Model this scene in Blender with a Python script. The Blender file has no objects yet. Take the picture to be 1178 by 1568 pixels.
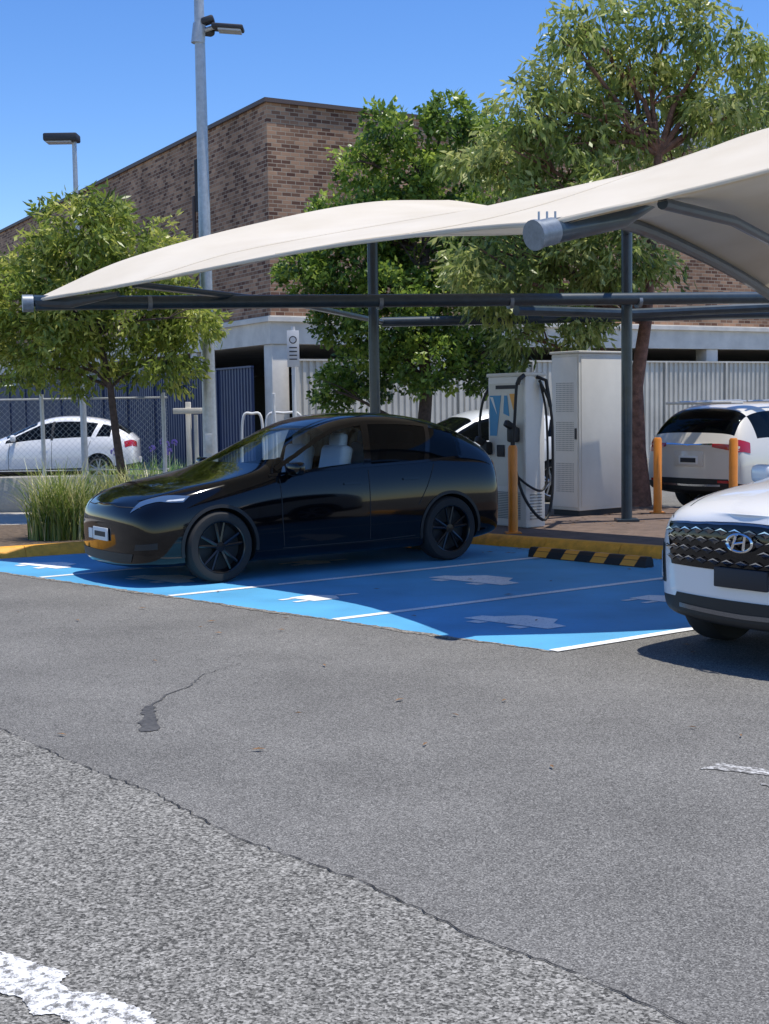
import bpy, bmesh, math, random
from mathutils import Vector, Matrix
from mathutils.bvhtree import BVHTree
import numpy as np
random.seed(7); rng=np.random.default_rng(7)
scene=bpy.context.scene
rad=math.radians

# ---------------------------------------------------------------- materials
def pm(name,col,rough=.6,metal=0.,var=0.,scale=6.,bump=0.,bscale=None,coat=0.,spec=None,trans=None):
    m=bpy.data.materials.new(name); m.use_nodes=True; nt=m.node_tree; b=nt.nodes['Principled BSDF']
    b.inputs['Base Color'].default_value=(*col,1); b.inputs['Roughness'].default_value=rough
    b.inputs['Metallic'].default_value=metal
    if coat: b.inputs['Coat Weight'].default_value=coat; b.inputs['Coat Roughness'].default_value=.03
    if spec is not None: b.inputs['Specular IOR Level'].default_value=spec
    if var or bump:
        tc=nt.nodes.new('ShaderNodeTexCoord')
    if var:
        n=nt.nodes.new('ShaderNodeTexNoise'); n.inputs['Scale'].default_value=scale; n.inputs['Detail'].default_value=5; n.inputs['Roughness'].default_value=.65
        nt.links.new(tc.outputs['Object'],n.inputs['Vector'])
        r=nt.nodes.new('ShaderNodeValToRGB')
        r.color_ramp.elements[0].position=.3; r.color_ramp.elements[1].position=.7
        r.color_ramp.elements[0].color=(*[c*(1-var) for c in col],1)
        r.color_ramp.elements[1].color=(*[min(1,c*(1+var)) for c in col],1)
        nt.links.new(n.outputs['Fac'],r.inputs['Fac']); nt.links.new(r.outputs['Color'],b.inputs['Base Color'])
    if bump:
        n2=nt.nodes.new('ShaderNodeTexNoise'); n2.inputs['Scale'].default_value=bscale or scale*4; n2.inputs['Detail'].default_value=3
        nt.links.new(tc.outputs['Object'],n2.inputs['Vector'])
        bp=nt.nodes.new('ShaderNodeBump'); bp.inputs['Strength'].default_value=bump; bp.inputs['Distance'].default_value=.02
        nt.links.new(n2.outputs['Fac'],bp.inputs['Height']); nt.links.new(bp.outputs['Normal'],b.inputs['Normal'])
    return m

def asphalt(name,stops,scale,bump,patch=.12,vor=.4,mid=0.,midscale=20):
    m=bpy.data.materials.new(name); m.use_nodes=True; nt=m.node_tree; b=nt.nodes['Principled BSDF']; N=nt.nodes.new; L=nt.links.new
    b.inputs['Roughness'].default_value=.9; b.inputs['Specular IOR Level'].default_value=.25
    tc=N('ShaderNodeTexCoord')
    v=N('ShaderNodeTexNoise'); v.inputs['Scale'].default_value=scale; v.inputs['Detail'].default_value=3; v.inputs['Roughness'].default_value=.75
    L(tc.outputs['Object'],v.inputs['Vector'])
    vo=N('ShaderNodeTexVoronoi'); vo.inputs['Scale'].default_value=scale*1.3; L(tc.outputs['Object'],vo.inputs['Vector'])
    sep=N('ShaderNodeSeparateColor'); L(vo.outputs['Color'],sep.inputs[0])
    mx=N('ShaderNodeMix'); mx.inputs[0].default_value=vor; L(v.outputs['Fac'],mx.inputs[2]); L(sep.outputs[0],mx.inputs[3])
    r=N('ShaderNodeValToRGB'); cr=r.color_ramp
    cr.elements[0].position=stops[0][0]; cr.elements[0].color=(*stops[0][1],1)
    cr.elements[1].position=stops[-1][0]; cr.elements[1].color=(*stops[-1][1],1)
    for p,c in stops[1:-1]:
        e=cr.elements.new(p); e.color=(*c,1)
    L(mx.outputs[0],r.inputs['Fac'])
    big=N('ShaderNodeTexNoise'); big.inputs['Scale'].default_value=.7; big.inputs['Detail'].default_value=6; big.inputs['Roughness'].default_value=.68
    L(tc.outputs['Object'],big.inputs['Vector'])
    mr=N('ShaderNodeMapRange'); mr.inputs[1].default_value=.3; mr.inputs[2].default_value=.7; mr.inputs[3].default_value=1-patch; mr.inputs[4].default_value=1+patch
    L(big.outputs['Fac'],mr.inputs[0])
    md=N('ShaderNodeTexNoise'); md.inputs['Scale'].default_value=midscale; md.inputs['Detail'].default_value=2; L(tc.outputs['Object'],md.inputs['Vector'])
    mr2=N('ShaderNodeMapRange'); mr2.inputs[1].default_value=.35; mr2.inputs[2].default_value=.65; mr2.inputs[3].default_value=1-mid; mr2.inputs[4].default_value=1+mid
    L(md.outputs['Fac'],mr2.inputs[0])
    mu=N('ShaderNodeMath'); mu.operation='MULTIPLY'; L(mr.outputs[0],mu.inputs[0]); L(mr2.outputs[0],mu.inputs[1])
    vm=N('ShaderNodeVectorMath'); vm.operation='SCALE'; L(r.outputs['Color'],vm.inputs[0]); L(mu.outputs[0],vm.inputs['Scale'])
    L(vm.outputs[0],b.inputs['Base Color'])
    bp=N('ShaderNodeBump'); bp.inputs['Strength'].default_value=bump; bp.inputs['Distance'].default_value=.006
    L(mx.outputs[0],bp.inputs['Height']); L(bp.outputs['Normal'],b.inputs['Normal'])
    return m

def worn(name,col,under,scale,lo,hi,rough=.7,bump=.35):
    """paint worn through to the surface underneath"""
    m=bpy.data.materials.new(name); m.use_nodes=True; nt=m.node_tree; b=nt.nodes['Principled BSDF']; N=nt.nodes.new; L=nt.links.new
    b.inputs['Roughness'].default_value=rough
    tc=N('ShaderNodeTexCoord')
    n=N('ShaderNodeTexNoise'); n.inputs['Scale'].default_value=scale; n.inputs['Detail'].default_value=5; n.inputs['Roughness'].default_value=.75
    L(tc.outputs['Object'],n.inputs['Vector'])
    r=N('ShaderNodeValToRGB'); r.color_ramp.elements[0].position=lo; r.color_ramp.elements[1].position=hi
    r.color_ramp.elements[0].color=(*under,1); r.color_ramp.elements[1].color=(*col,1)
    L(n.outputs['Fac'],r.inputs['Fac'])
    n2=N('ShaderNodeTexNoise'); n2.inputs['Scale'].default_value=1.2; n2.inputs['Detail'].default_value=4; L(tc.outputs['Object'],n2.inputs['Vector'])
    mr=N('ShaderNodeMapRange'); mr.inputs[1].default_value=.3; mr.inputs[2].default_value=.7; mr.inputs[3].default_value=.82; mr.inputs[4].default_value=1.12
    L(n2.outputs['Fac'],mr.inputs[0])
    vm=N('ShaderNodeVectorMath'); vm.operation='SCALE'; L(r.outputs['Color'],vm.inputs[0]); L(mr.outputs[0],vm.inputs['Scale'])
    L(vm.outputs[0],b.inputs['Base Color'])
    n3=N('ShaderNodeTexNoise'); n3.inputs['Scale'].default_value=110; n3.inputs['Detail'].default_value=2; L(tc.outputs['Object'],n3.inputs['Vector'])
    bp=N('ShaderNodeBump'); bp.inputs['Strength'].default_value=bump; bp.inputs['Distance'].default_value=.008
    L(n3.outputs['Fac'],bp.inputs['Height']); L(bp.outputs['Normal'],b.inputs['Normal'])
    return m

def glassmat(name,tint,trans,ior=1.45):
    m=bpy.data.materials.new(name); m.use_nodes=True; nt=m.node_tree; N=nt.nodes.new; L=nt.links.new
    nt.nodes.remove(nt.nodes['Principled BSDF']); out=nt.nodes['Material Output']
    d=N('ShaderNodeBsdfDiffuse'); d.inputs['Color'].default_value=(.004,.005,.006,1)
    t=N('ShaderNodeBsdfTransparent'); t.inputs['Color'].default_value=(*tint,1)
    a=N('ShaderNodeMixShader'); a.inputs[0].default_value=trans; L(d.outputs[0],a.inputs[1]); L(t.outputs[0],a.inputs[2])
    g=N('ShaderNodeBsdfGlossy'); g.inputs['Roughness'].default_value=.02
    fr=N('ShaderNodeFresnel'); fr.inputs['IOR'].default_value=ior
    x=N('ShaderNodeMixShader'); L(fr.outputs[0],x.inputs[0]); L(a.outputs[0],x.inputs[1]); L(g.outputs[0],x.inputs[2])
    L(x.outputs[0],out.inputs['Surface'])
    return m

def leafmat(name,trans=.35):
    m=bpy.data.materials.new(name); m.use_nodes=True; nt=m.node_tree; N=nt.nodes.new; L=nt.links.new
    b=nt.nodes['Principled BSDF']; out=nt.nodes['Material Output']
    b.inputs['Roughness'].default_value=.38; b.inputs['Specular IOR Level'].default_value=.55
    at=N('ShaderNodeAttribute'); at.attribute_name='leafcol'
    L(at.outputs['Color'],b.inputs['Base Color'])
    t=N('ShaderNodeBsdfTranslucent'); L(at.outputs['Color'],t.inputs['Color'])
    x=N('ShaderNodeMixShader'); x.inputs[0].default_value=trans; L(b.outputs[0],x.inputs[1]); L(t.outputs[0],x.inputs[2])
    L(x.outputs[0],out.inputs['Surface'])
    return m

def fabricmat(name,col):
    m=bpy.data.materials.new(name); m.use_nodes=True; nt=m.node_tree; N=nt.nodes.new; L=nt.links.new
    b=nt.nodes['Principled BSDF']; out=nt.nodes['Material Output']
    b.inputs['Roughness'].default_value=.8
    tc=N('ShaderNodeTexCoord'); n=N('ShaderNodeTexNoise'); n.inputs['Scale'].default_value=.9; n.inputs['Detail'].default_value=6
    L(tc.outputs['Object'],n.inputs['Vector'])
    r=N('ShaderNodeValToRGB'); r.color_ramp.elements[0].position=.3; r.color_ramp.elements[1].position=.65
    r.color_ramp.elements[0].color=(col[0]*.88,col[1]*.86,col[2]*.82,1); r.color_ramp.elements[1].color=(*col,1)
    L(n.outputs['Fac'],r.inputs['Fac']); L(r.outputs['Color'],b.inputs['Base Color'])
    t=N('ShaderNodeBsdfTranslucent'); t.inputs['Color'].default_value=(.62,.53,.38,1)
    x=N('ShaderNodeMixShader'); x.inputs[0].default_value=.13; L(b.outputs[0],x.inputs[1]); L(t.outputs[0],x.inputs[2])
    L(x.outputs[0],out.inputs['Surface'])
    return m

def brickmat(name):
    m=bpy.data.materials.new(name); m.use_nodes=True; nt=m.node_tree; N=nt.nodes.new; L=nt.links.new
    b=nt.nodes['Principled BSDF']; b.inputs['Roughness'].default_value=.9; b.inputs['Specular IOR Level'].default_value=.2
    tc=N('ShaderNodeTexCoord'); s=N('ShaderNodeSeparateXYZ'); L(tc.outputs['Object'],s.inputs[0])
    ad=N('ShaderNodeMath'); ad.operation='ADD'; L(s.outputs[0],ad.inputs[0]); L(s.outputs[1],ad.inputs[1])
    c=N('ShaderNodeCombineXYZ'); L(ad.outputs[0],c.inputs[0]); L(s.outputs[2],c.inputs[1])
    br=N('ShaderNodeTexBrick'); L(c.outputs[0],br.inputs['Vector'])
    br.inputs['Scale'].default_value=1; br.inputs['Brick Width'].default_value=.27; br.inputs['Row Height'].default_value=.105
    br.inputs['Mortar Size'].default_value=.011; br.inputs['Mortar Smooth'].default_value=.2; br.inputs['Bias'].default_value=-.05
    br.inputs['Color1'].default_value=(.48,.28,.17,1); br.inputs['Color2'].default_value=(.11,.05,.036,1); br.inputs['Mortar'].default_value=(.42,.33,.24,1)
    n=N('ShaderNodeTexNoise'); n.inputs['Scale'].default_value=.5; n.inputs['Detail'].default_value=5
    mp=N('ShaderNodeMapping'); mp.inputs['Scale'].default_value=(1,.35,1); L(c.outputs[0],mp.inputs[0]); L(mp.outputs[0],n.inputs['Vector'])
    mr=N('ShaderNodeMapRange'); mr.inputs[1].default_value=.3; mr.inputs[2].default_value=.7; mr.inputs[3].default_value=.70; mr.inputs[4].default_value=1.2
    L(n.outputs['Fac'],mr.inputs[0])
    vm=N('ShaderNodeVectorMath'); vm.operation='SCALE'; L(br.outputs['Color'],vm.inputs[0]); L(mr.outputs[0],vm.inputs['Scale'])
    L(vm.outputs[0],b.inputs['Base Color'])
    bp=N('ShaderNodeBump'); bp.inputs['Strength'].default_value=.5; bp.inputs['Distance'].default_value=.01; bp.invert=True
    L(br.outputs['Fac'],bp.inputs['Height']); L(bp.outputs['Normal'],b.inputs['Normal'])
    return m

M={}
M['asph']=asphalt('asphalt_fine',[(.32,(.078,.075,.069)),(.46,(.146,.141,.128)),(.60,(.183,.176,.160)),(.74,(.32,.31,.28))],140,.45,.19,.45,.06,30)
M['asphc']=asphalt('asphalt_coarse',[(.36,(.055,.053,.047)),(.45,(.145,.140,.123)),(.55,(.222,.213,.188)),(.70,(.38,.365,.325))],88,.5,.15,.33,.19,34)
M['edge']=asphalt('dusty_edge_asphalt',[(.34,(.07,.062,.052)),(.48,(.19,.172,.145)),(.62,(.30,.275,.235))],60,.6,.1,.4,.2,25)
M['blue']=worn('blue_bay_paint',(.085,.35,.585),(.11,.25,.36),26,.27,.42)
M['line']=worn('white_line_paint',(.82,.82,.80),(.32,.42,.50),40,.34,.46)
M['linew']=worn('white_road_paint',(.80,.79,.75),(.17,.163,.145),30,.42,.52,bump=.6)
M['linef']=worn('faded_road_paint',(.60,.59,.56),(.16,.153,.138),34,.47,.58)
M['crack']=pm('crack_tar',(.02,.02,.02),.9)
M['stain']=worn('oil_stain',(.055,.052,.047),(.11,.105,.095),30,.35,.6,.6)
M['yellow']=pm('yellow_kerb_paint',(.80,.37,.035),.6,var=.22,scale=9,bump=.3,bscale=40)
M['bollard']=pm('bollard_orange',(.74,.25,.025),.4,var=.1)
M['conc']=pm('concrete',(.42,.39,.34),.9,var=.2,scale=3,bump=.3,bscale=30)
M['pave']=pm('island_paving',(.13,.09,.068),.9,var=.35,scale=5,bump=.3)
M['soil']=pm('garden_mulch',(.12,.085,.055),1,var=.5,scale=14,bump=.8,bscale=30)
M['brick']=brickmat('brickwork')
M['fascia']=pm('painted_concrete',(.68,.63,.55),.8,var=.17,scale=1.2)
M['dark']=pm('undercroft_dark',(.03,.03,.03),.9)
M['capm']=pm('parapet_flashing',(.10,.07,.06),.6)
M['fenceC']=pm('cream_sheet_metal',(.60,.55,.46),.5,var=.14,scale=1)
M['fenceB']=pm('slate_sheet_metal',(.028,.046,.11),.5,var=.15,scale=1)
M['galv']=pm('galvanised_steel',(.46,.48,.50),.45,metal=.45,var=.15,scale=12)
M['lampb']=pm('lamp_housing',(.03,.03,.035),.5)
M['lens']=pm('lamp_lens',(.5,.5,.5),.3)
M['steel']=pm('canopy_steel_paint',(.026,.044,.060),.38,var=.25,scale=8,coat=.2)
M['steelcap']=pm('steel_end_cap',(.20,.23,.26),.4,metal=.3,var=.2,scale=20)
M['fabric']=fabricmat('shade_cloth',(.72,.65,.53))
M['bark']=pm('bark_brown',(.085,.058,.045),.95,var=.4,scale=18,bump=.8,bscale=40)
M['barkr']=pm('bark_reddish',(.20,.105,.075),.95,var=.45,scale=12,bump=.8,bscale=35)
M['leaf']=leafmat('foliage_leaves',.48)
M['grass']=leafmat('strappy_leaves',.35)
M['litter']=pm('dry_leaves',(.22,.12,.05),.9,var=.5,scale=30)
M['blk']=pm('black_car_paint',(.002,.002,.003),.08,coat=.45,spec=.22)
M['wht']=pm('white_car_paint',(.80,.79,.77),.3,coat=1.)
M['wht2']=pm('pearl_car_paint',(.68,.64,.56),.3,coat=1.)
M['slv']=pm('silver_car_paint',(.70,.72,.72),.3,metal=.05,coat=.8)
M['trim']=pm('black_plastic',(.012,.012,.013),.55)
M['gloss']=pm('gloss_black',(.003,.003,.004),.1,coat=.5,spec=.25)
M['tyre']=pm('tyre_rubber',(.020,.020,.021),.85)
M['rimb']=pm('black_rim',(.008,.008,.009),.25,metal=.2,coat=.3)
M['rims']=pm('alloy_rim',(.45,.46,.48),.3,metal=.8)
M['gl']=glassmat('tinted_glass',(.86,.94,.96),.97,1.38)
M['gld']=glassmat('dark_glass',(.15,.16,.16),.25,1.3)
M['chrome']=pm('chrome',(.7,.72,.75),.12,metal=1.)
M['dchrome']=pm('dark_chrome',(.20,.21,.24),.2,metal=.95)
M['lampw']=pm('headlamp_lens',(.55,.60,.66),.08,coat=1.)
M['lampd']=pm('headlamp_dark',(.05,.09,.17),.06,coat=1.)
M['red']=pm('tail_lamp_red',(.40,.008,.01),.15,coat=1.)
M['plate']=pm('number_plate',(.72,.72,.70),.5)
M['ink']=pm('ink_black',(.02,.02,.025),.6)
M['seat']=pm('seat_fabric',(.86,.88,.88),.8)
M['int']=pm('car_interior',(.03,.03,.032),.9)
M['cabw']=pm('charger_enclosure',(.64,.61,.54),.45,var=.06,scale=2)
M['cabs']=pm('charger_side',(.74,.71,.65),.45,var=.06,scale=2)
M['decb']=pm('decal_blue',(.03,.24,.46),.4)
M['deco']=pm('decal_orange',(.75,.35,.06),.4)
M['vent']=pm('vent_holes',(.20,.20,.19),.8)
M['rub']=pm('rubber_black',(.015,.015,.016),.6)
M['stopy']=pm('stop_yellow',(.78,.33,.04),.5)
M['signw']=pm('sign_white',(.75,.75,.73),.4)
M['wood']=pm('white_timber',(.72,.68,.60),.7,var=.1)
M['flower']=pm('purple_flower',(.22,.16,.55),.7)

# ---------------------------------------------------------------- builder
class Bd:
    def __init__(s): s.v=[]; s.f=[]; s.m=[]; s.mats=[]
    def mi(s,k):
        if k not in s.mats: s.mats.append(k)
        return s.mats.index(k)
    def add(s,vs,fs,k):
        o=len(s.v); s.v+= [tuple(p) for p in vs]; s.f+=[tuple(i+o for i in f) for f in fs]; s.m+=[s.mi(k)]*len(fs)
    def box(s,c,sz,k,rz=0,rx=0,ry=0,bev=0,seg=2):
        bm=bmesh.new(); bmesh.ops.create_cube(bm,size=1)
        for v in bm.verts: v.co=Vector((v.co.x*sz[0],v.co.y*sz[1],v.co.z*sz[2]))
        if bev: bmesh.ops.bevel(bm,geom=bm.edges[:],offset=bev,segments=seg,affect='EDGES',profile=.5)
        R=Matrix.Rotation(rz,4,'Z')@Matrix.Rotation(ry,4,'Y')@Matrix.Rotation(rx,4,'X')
        bm.verts.ensure_lookup_table(); bm.verts.index_update()
        vs=[Vector(c)+(R@v.co) for v in bm.verts]; fs=[[v.index for v in f.verts] for f in bm.faces]; bm.free()
        s.add(vs,fs,k)
    def tube(s,pts,r,k,seg=8,cap=True):
        pts=[Vector(p) for p in pts]; n=len(pts)
        if not hasattr(r,'__len__'): r=[r]*n
        vs=[];fs=[]; prev=None
        for i,p in enumerate(pts):
            t=(pts[min(i+1,n-1)]-pts[max(i-1,0)]).normalized()
            if prev is None:
                a=Vector((0,0,1)) if abs(t.z)<.9 else Vector((1,0,0)); x=t.cross(a).normalized()
            else: x=(prev-t*prev.dot(t)).normalized()
            prev=x; y=t.cross(x)
            for j in range(seg):
                a=2*math.pi*j/seg; vs.append(p+(x*math.cos(a)+y*math.sin(a))*r[i])
        for i in range(n-1):
            for j in range(seg):
                fs.append((i*seg+j,i*seg+(j+1)%seg,(i+1)*seg+(j+1)%seg,(i+1)*seg+j))
        if cap: fs.append(tuple(range(seg))[::-1]); fs.append(tuple(range((n-1)*seg,n*seg)))
        s.add(vs,fs,k)
    def lathe(s,prof,c,axis,k,seg=28,sc=(1,1)):
        """prof: (radius, offset along axis)"""
        vs=[];fs=[];n=len(prof)
        for (r,h) in prof:
            for j in range(seg):
                a=2*math.pi*j/seg; x=r*math.cos(a)*sc[0]; y=r*math.sin(a)*sc[1]
                p={'Y':(x,h,y),'Z':(x,y,h),'X':(h,x,y)}[axis]
                vs.append((c[0]+p[0],c[1]+p[1],c[2]+p[2]))
        for i in range(n-1):
            for j in range(seg): fs.append((i*seg+j,i*seg+(j+1)%seg,(i+1)*seg+(j+1)%seg,(i+1)*seg+j))
        s.add(vs,fs,k)
    def poly(s,pts,k): s.add(pts,[tuple(range(len(pts)))],k)
    def build(s,name,loc=(0,0,0),rz=0,parent=None,smooth=True,ang=35):
        me=bpy.data.meshes.new(name); me.from_pydata(s.v,[],s.f)
        for k in s.mats: me.materials.append(M[k])
        me.polygons.foreach_set('material_index',s.m)
        me.update()
        bm=bmesh.new(); bm.from_mesh(me); bmesh.ops.recalc_face_normals(bm,faces=bm.faces[:]); bm.to_mesh(me); bm.free()
        if smooth:
            me.polygons.foreach_set('use_smooth',[True]*len(me.polygons)); me.set_sharp_from_angle(angle=rad(ang))
        o=bpy.data.objects.new(name,me); scene.collection.objects.link(o)
        o.location=loc; o.rotation_euler=(0,0,rz)
        if parent: o.parent=parent
        return o
def empty(name,loc=(0,0,0),rz=0):
    e=bpy.data.objects.new(name,None); scene.collection.objects.link(e); e.location=loc; e.rotation_euler=(0,0,rz); e.empty_display_size=.3
    return e

# ---------------------------------------------------------------- ground & markings
U=Vector((.80,.60,0)); LD=Vector((.82,.572,0)); W=Vector((-.728,.685,0))
g=Bd(); g.poly([(-300,-60,0),(300,-60,0),(300,500,0),(-300,500,0)],'asph'); g.build('ground',smooth=False)
crk=[(-9,13.6),(-6.2,10.6),(-4.0,8.6),(-2.13,7.09),(-1.6,6.42),(-1.08,5.85),(-.62,5.2),(-.09,4.67),(.25,4.2),(.55,3.90),(.82,3.55),(1.5,2.6),(3,.6)]
def jag(pts,step,amp,seed=3):
    r=random.Random(seed); out=[]
    for a,b in zip(pts,pts[1:]):
        a=Vector(a);b=Vector(b);n=max(1,int((b-a).length/step)); d=(b-a).normalized(); nn=Vector((-d.y,d.x))
        for i in range(n):
            out.append(a+(b-a)*(i/n)+nn*r.uniform(-amp,amp))
    out.append(Vector(pts[-1])); return out
cj=jag(crk,.035,.011)
g=Bd(); g.poly([(p.x,p.y,.004) for p in cj]+[(3,-8,.004),(-30,-8,.004),(-30,13.6,.004)],'asphc'); g.build('old_asphalt_road',smooth=False)
g=Bd(); r=random.Random(5)
wprev=.004
for a,b in zip(cj,cj[1:]):
    d=(b-a).normalized(); n=Vector((-d.y,d.x)); w=r.uniform(.0012,.0055)
    if r.random()<.10: wprev=.0012; continue
    g.poly([(*(a-n*wprev),.008),(*(b-n*w),.008),(*(b+n*w),.008),(*(a+n*wprev),.008)],'crack'); wprev=w
g.build('asphalt_crack',smooth=False)

A0=Vector((1.18,9.14,0)); STEP=Vector((-1.606,1.51,0))
fe=jag([(-5.3,15.25),(1.18,9.14)],.06,.016,9)
g=Bd(); g.poly([(p.x,p.y,.004) for p in fe]+[(5.5,12.1,.004),(-.3,17.75,.004),(-4.57,15.5,.004),(-5.35,15.2,.004)],'blue'); g.build('parking_bay_surface',smooth=False)
g=Bd(); rq=random.Random(21); offs=[.04+.035*rq.random()+.025*math.sin(i*.21) for i in range(len(fe))]
for i in range(len(fe)-1):
    a,b_=fe[i],fe[i+1]; nn=Vector((-.685,-.728))
    a2=a+nn*offs[i]; b2=b_+nn*offs[i+1]
    g.poly([(a.x,a.y,.004),(a2.x,a2.y,.004),(b2.x,b2.y,.004),(b_.x,b_.y,.004)],'edge')
g.build('bay_edge_strip',smooth=False)
g=Bd()
def strip(b,p,q,w,z,k):
    p=Vector(p);q=Vector(q);d=(q-p).normalized();n=Vector((-d.y,d.x,0))*w/2
    b.poly([tuple((p-n)[:2])+(z,),tuple((q-n)[:2])+(z,),tuple((q+n)[:2])+(z,),tuple((p+n)[:2])+(z,)],k)
for k in range(4):
    s=A0+STEP*k; strip(g,s,s+LD*5.0,.095,.008,'line')
g.build('parking_bay_lines',smooth=False)
def picto(b,c,dx,dy,s):
    def P(x,y): p=c+dx*x*s+dy*y*s; return (p.x,p.y,.008)
    b.poly([P(-.5,-.15),P(.5,-.15),P(.5,.08),P(.3,.14),P(.15,.36),P(-.22,.36),P(-.38,.12),P(-.5,.08)],'line')
    b.poly([P(-.32,-.30),P(-.16,-.30),P(-.16,-.18),P(-.32,-.18)],'line')
    b.poly([P(.16,-.30),P(.32,-.30),P(.32,-.18),P(.16,-.18)],'line')
def plug(b,c,dx,dy,s):
    def P(x,y): p=c+dx*x*s+dy*y*s; return (p.x,p.y,.008)
    b.poly([P(-.2,-.1),P(.2,-.1),P(.22,.2),P(0,.34),P(-.22,.2)],'line')
    b.poly([P(-.15,-.28),P(-.08,-.28),P(-.08,-.12),P(-.15,-.12)],'line')
    b.poly([P(.08,-.28),P(.15,-.28),P(.15,-.12),P(.08,-.12)],'line')
    b.poly([P(-.04,.36),P(.04,.36),P(.06,.6),P(-.02,.6)],'line')
g=Bd()
dy=LD; dx=-STEP.normalized()
picto(g,Vector((1.05,10.40,0)),dx,dy,.85); plug(g,Vector((2.38,11.5,0)),dx,dy,.9)
plug(g,Vector((-.70,11.85,0)),dx,dy,.85); picto(g,Vector((.90,12.95,0)),dx,dy,.95)
picto(g,Vector((-2.3,13.4,0)),dx,dy,.85); plug(g,Vector((-.9,14.6,0)),dx,dy,.9)
picto(g,Vector((-3.85,14.75,0)),dx,dy,.8)
g.build('parking_bay_symbols',smooth=False)
def blob(b,pts,k,z,seed,amp=.02,step=.03):
    p=jag(pts+[pts[0]],step,amp,seed)[:-1]; b.poly([(q.x,q.y,z) for q in p],k)
g=Bd(); blob(g,[(-1.7,4.30),(-1.26,4.10),(-1.10,3.99),(-1.0,3.94),(-1.02,3.87),(-.96,3.80),(-.86,3.79),(-.80,3.73),(-.70,3.66),(-.62,3.50),(-.45,3.2),(-.75,3.2),(-.88,3.56),(-.98,3.66),(-1.04,3.65),(-1.1,3.76),(-1.2,3.82),(-1.25,3.88),(-1.7,4.05)],'linew',.008,2,.006,.012)
g.build('road_arrow_marking',smooth=False)
g=Bd(); blob(g,[(1.48,6.12),(1.62,6.20),(2.4,5.65),(2.4,5.53),(1.85,5.95)],'linef',.004,4,.012,.02); blob(g,[(1.7,5.86),(2.3,5.45),(2.3,5.38),(1.75,5.76)],'linef',.004,6,.012,.02)
g.build('faded_line_marking',smooth=False)
g=Bd(); blob(g,[(-1.43,7.62),(-1.37,7.60),(-1.35,7.45),(-1.31,7.3),(-1.27,7.15),(-1.25,7.02),(-1.30,6.99),(-1.37,7.02),(-1.36,7.12),(-1.40,7.2),(-1.38,7.3),(-1.43,7.45)],'stain',.004,8,.012,.03)
cr2=jag([(-1.40,7.62),(-1.36,7.9),(-1.25,8.15),(-1.22,8.5),(-1.0,8.9)],.04,.012,12)
for i,(a,b_) in enumerate(zip(cr2,cr2[1:])):
    w_=.007*(1-i/len(cr2))+.001
    g.poly([(a.x-w_,a.y,.004),(b_.x-w_,b_.y,.004),(b_.x+w_,b_.y,.004),(a.x+w_,a.y,.004)],'stain')
g.build('oil_stain',smooth=False)
# leaf litter blown against kerbs and over the bays
g=Bd(); rl=random.Random(77)
def litter(cx,cy,z):
    a=rl.uniform(0,6.28); L_=rl.uniform(.02,.05); w_=L_*.3; dx_,dy_=math.cos(a),math.sin(a)
    g.add([(cx-dx_*L_,cy-dy_*L_,z+.002),(cx-dy_*w_,cy+dx_*w_,z+.008),(cx+dx_*L_,cy+dy_*L_,z+.004),(cx+dy_*w_,cy-dx_*w_,z+.006)],[(0,1,2,3)],'litter')
for i in range(160):
    t=rl.random(); d_=abs(rl.gauss(0,.35))+.14; litter(-.35+6.95*t-.68*d_,17.85-6.5*t-.73*d_,.010)
for i in range(50): litter(rl.uniform(-4,4),rl.uniform(6,13),.010)
for i in range(120): litter(rl.uniform(.5,4.5),rl.uniform(17.2,20),.112)
g.build('leaf_litter',smooth=False)

# ---------------------------------------------------------------- kerbs, islands
def kerb(name,pts,w,h,k):
    b=Bd()
    for a,c in zip(pts,pts[1:]):
        a=Vector((*a,0));c=Vector((*c,0)); L=(c-a).length; n=max(1,round(L/1.1)); d=(c-a).normalized(); nn=Vector((-d.y,d.x,0))
        prof=[(-w*.5,0),(-w*.42,h*.35),(-w*.12,h*.9),(0,h),(w*.5,h),(w*.5,0)]
        for i in range(n):
            p=a+(c-a)*(i/n)+d*.003; q=a+(c-a)*((i+1)/n)-d*.003; m=len(prof)
            vs=[p+nn*x+Vector((0,0,z)) for x,z in prof]+[q+nn*x+Vector((0,0,z)) for x,z in prof]
            b.add(vs,[(j,(j+1)%m,m+(j+1)%m,m+j) for j in range(m)]+[tuple(range(m)),tuple(range(m,2*m))],k)
    return b.build(name,ang=50)
kerb('yellow_kerb',[(-.35,17.85),(6.6,11.35)],.20,.13,'yellow')
kerb('yellow_kerb',[(-6.4,14.7),(-5.35,15.2),(-.45,17.85)],.20,.13,'yellow')
g=Bd(); g.poly([(-.25,17.95,.11),(6.7,11.45,.11),(10.2,14.9,.11),(3.4,21.2,.11),(2.2,21.6,.11)],'pave'); g.build('charging_island_pavement',smooth=False)
g=Bd(); g.poly([(-6.45,14.8,.12),(-5.4,15.28,.12),(-.45,17.95,.12),(-.6,18.6,.12),(-3.2,19.0,.12),(-9,18.6,.12)],'soil'); g.build('garden_bed',smooth=False)
g=Bd(); g.poly([(-12,18.6,.10),(-9,18.6,.10),(-3.2,19.0,.10),(-.6,18.6,.10),(-.6,21.4,.10),(-12,21.4,.10)],'conc'); g.build('footpath',smooth=False)
g=Bd(); g.box((-6.6,21.6,.37),(6.8,.22,.62),'conc',bev=.02); g.build('low_retaining_wall')
g=Bd(); g.poly([(-12,21.75,.13),(-.8,21.75,.13),(-.8,25.5,.13),(-12,25.5,.13)],'soil'); g.build('rear_garden_bed',smooth=False)

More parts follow.
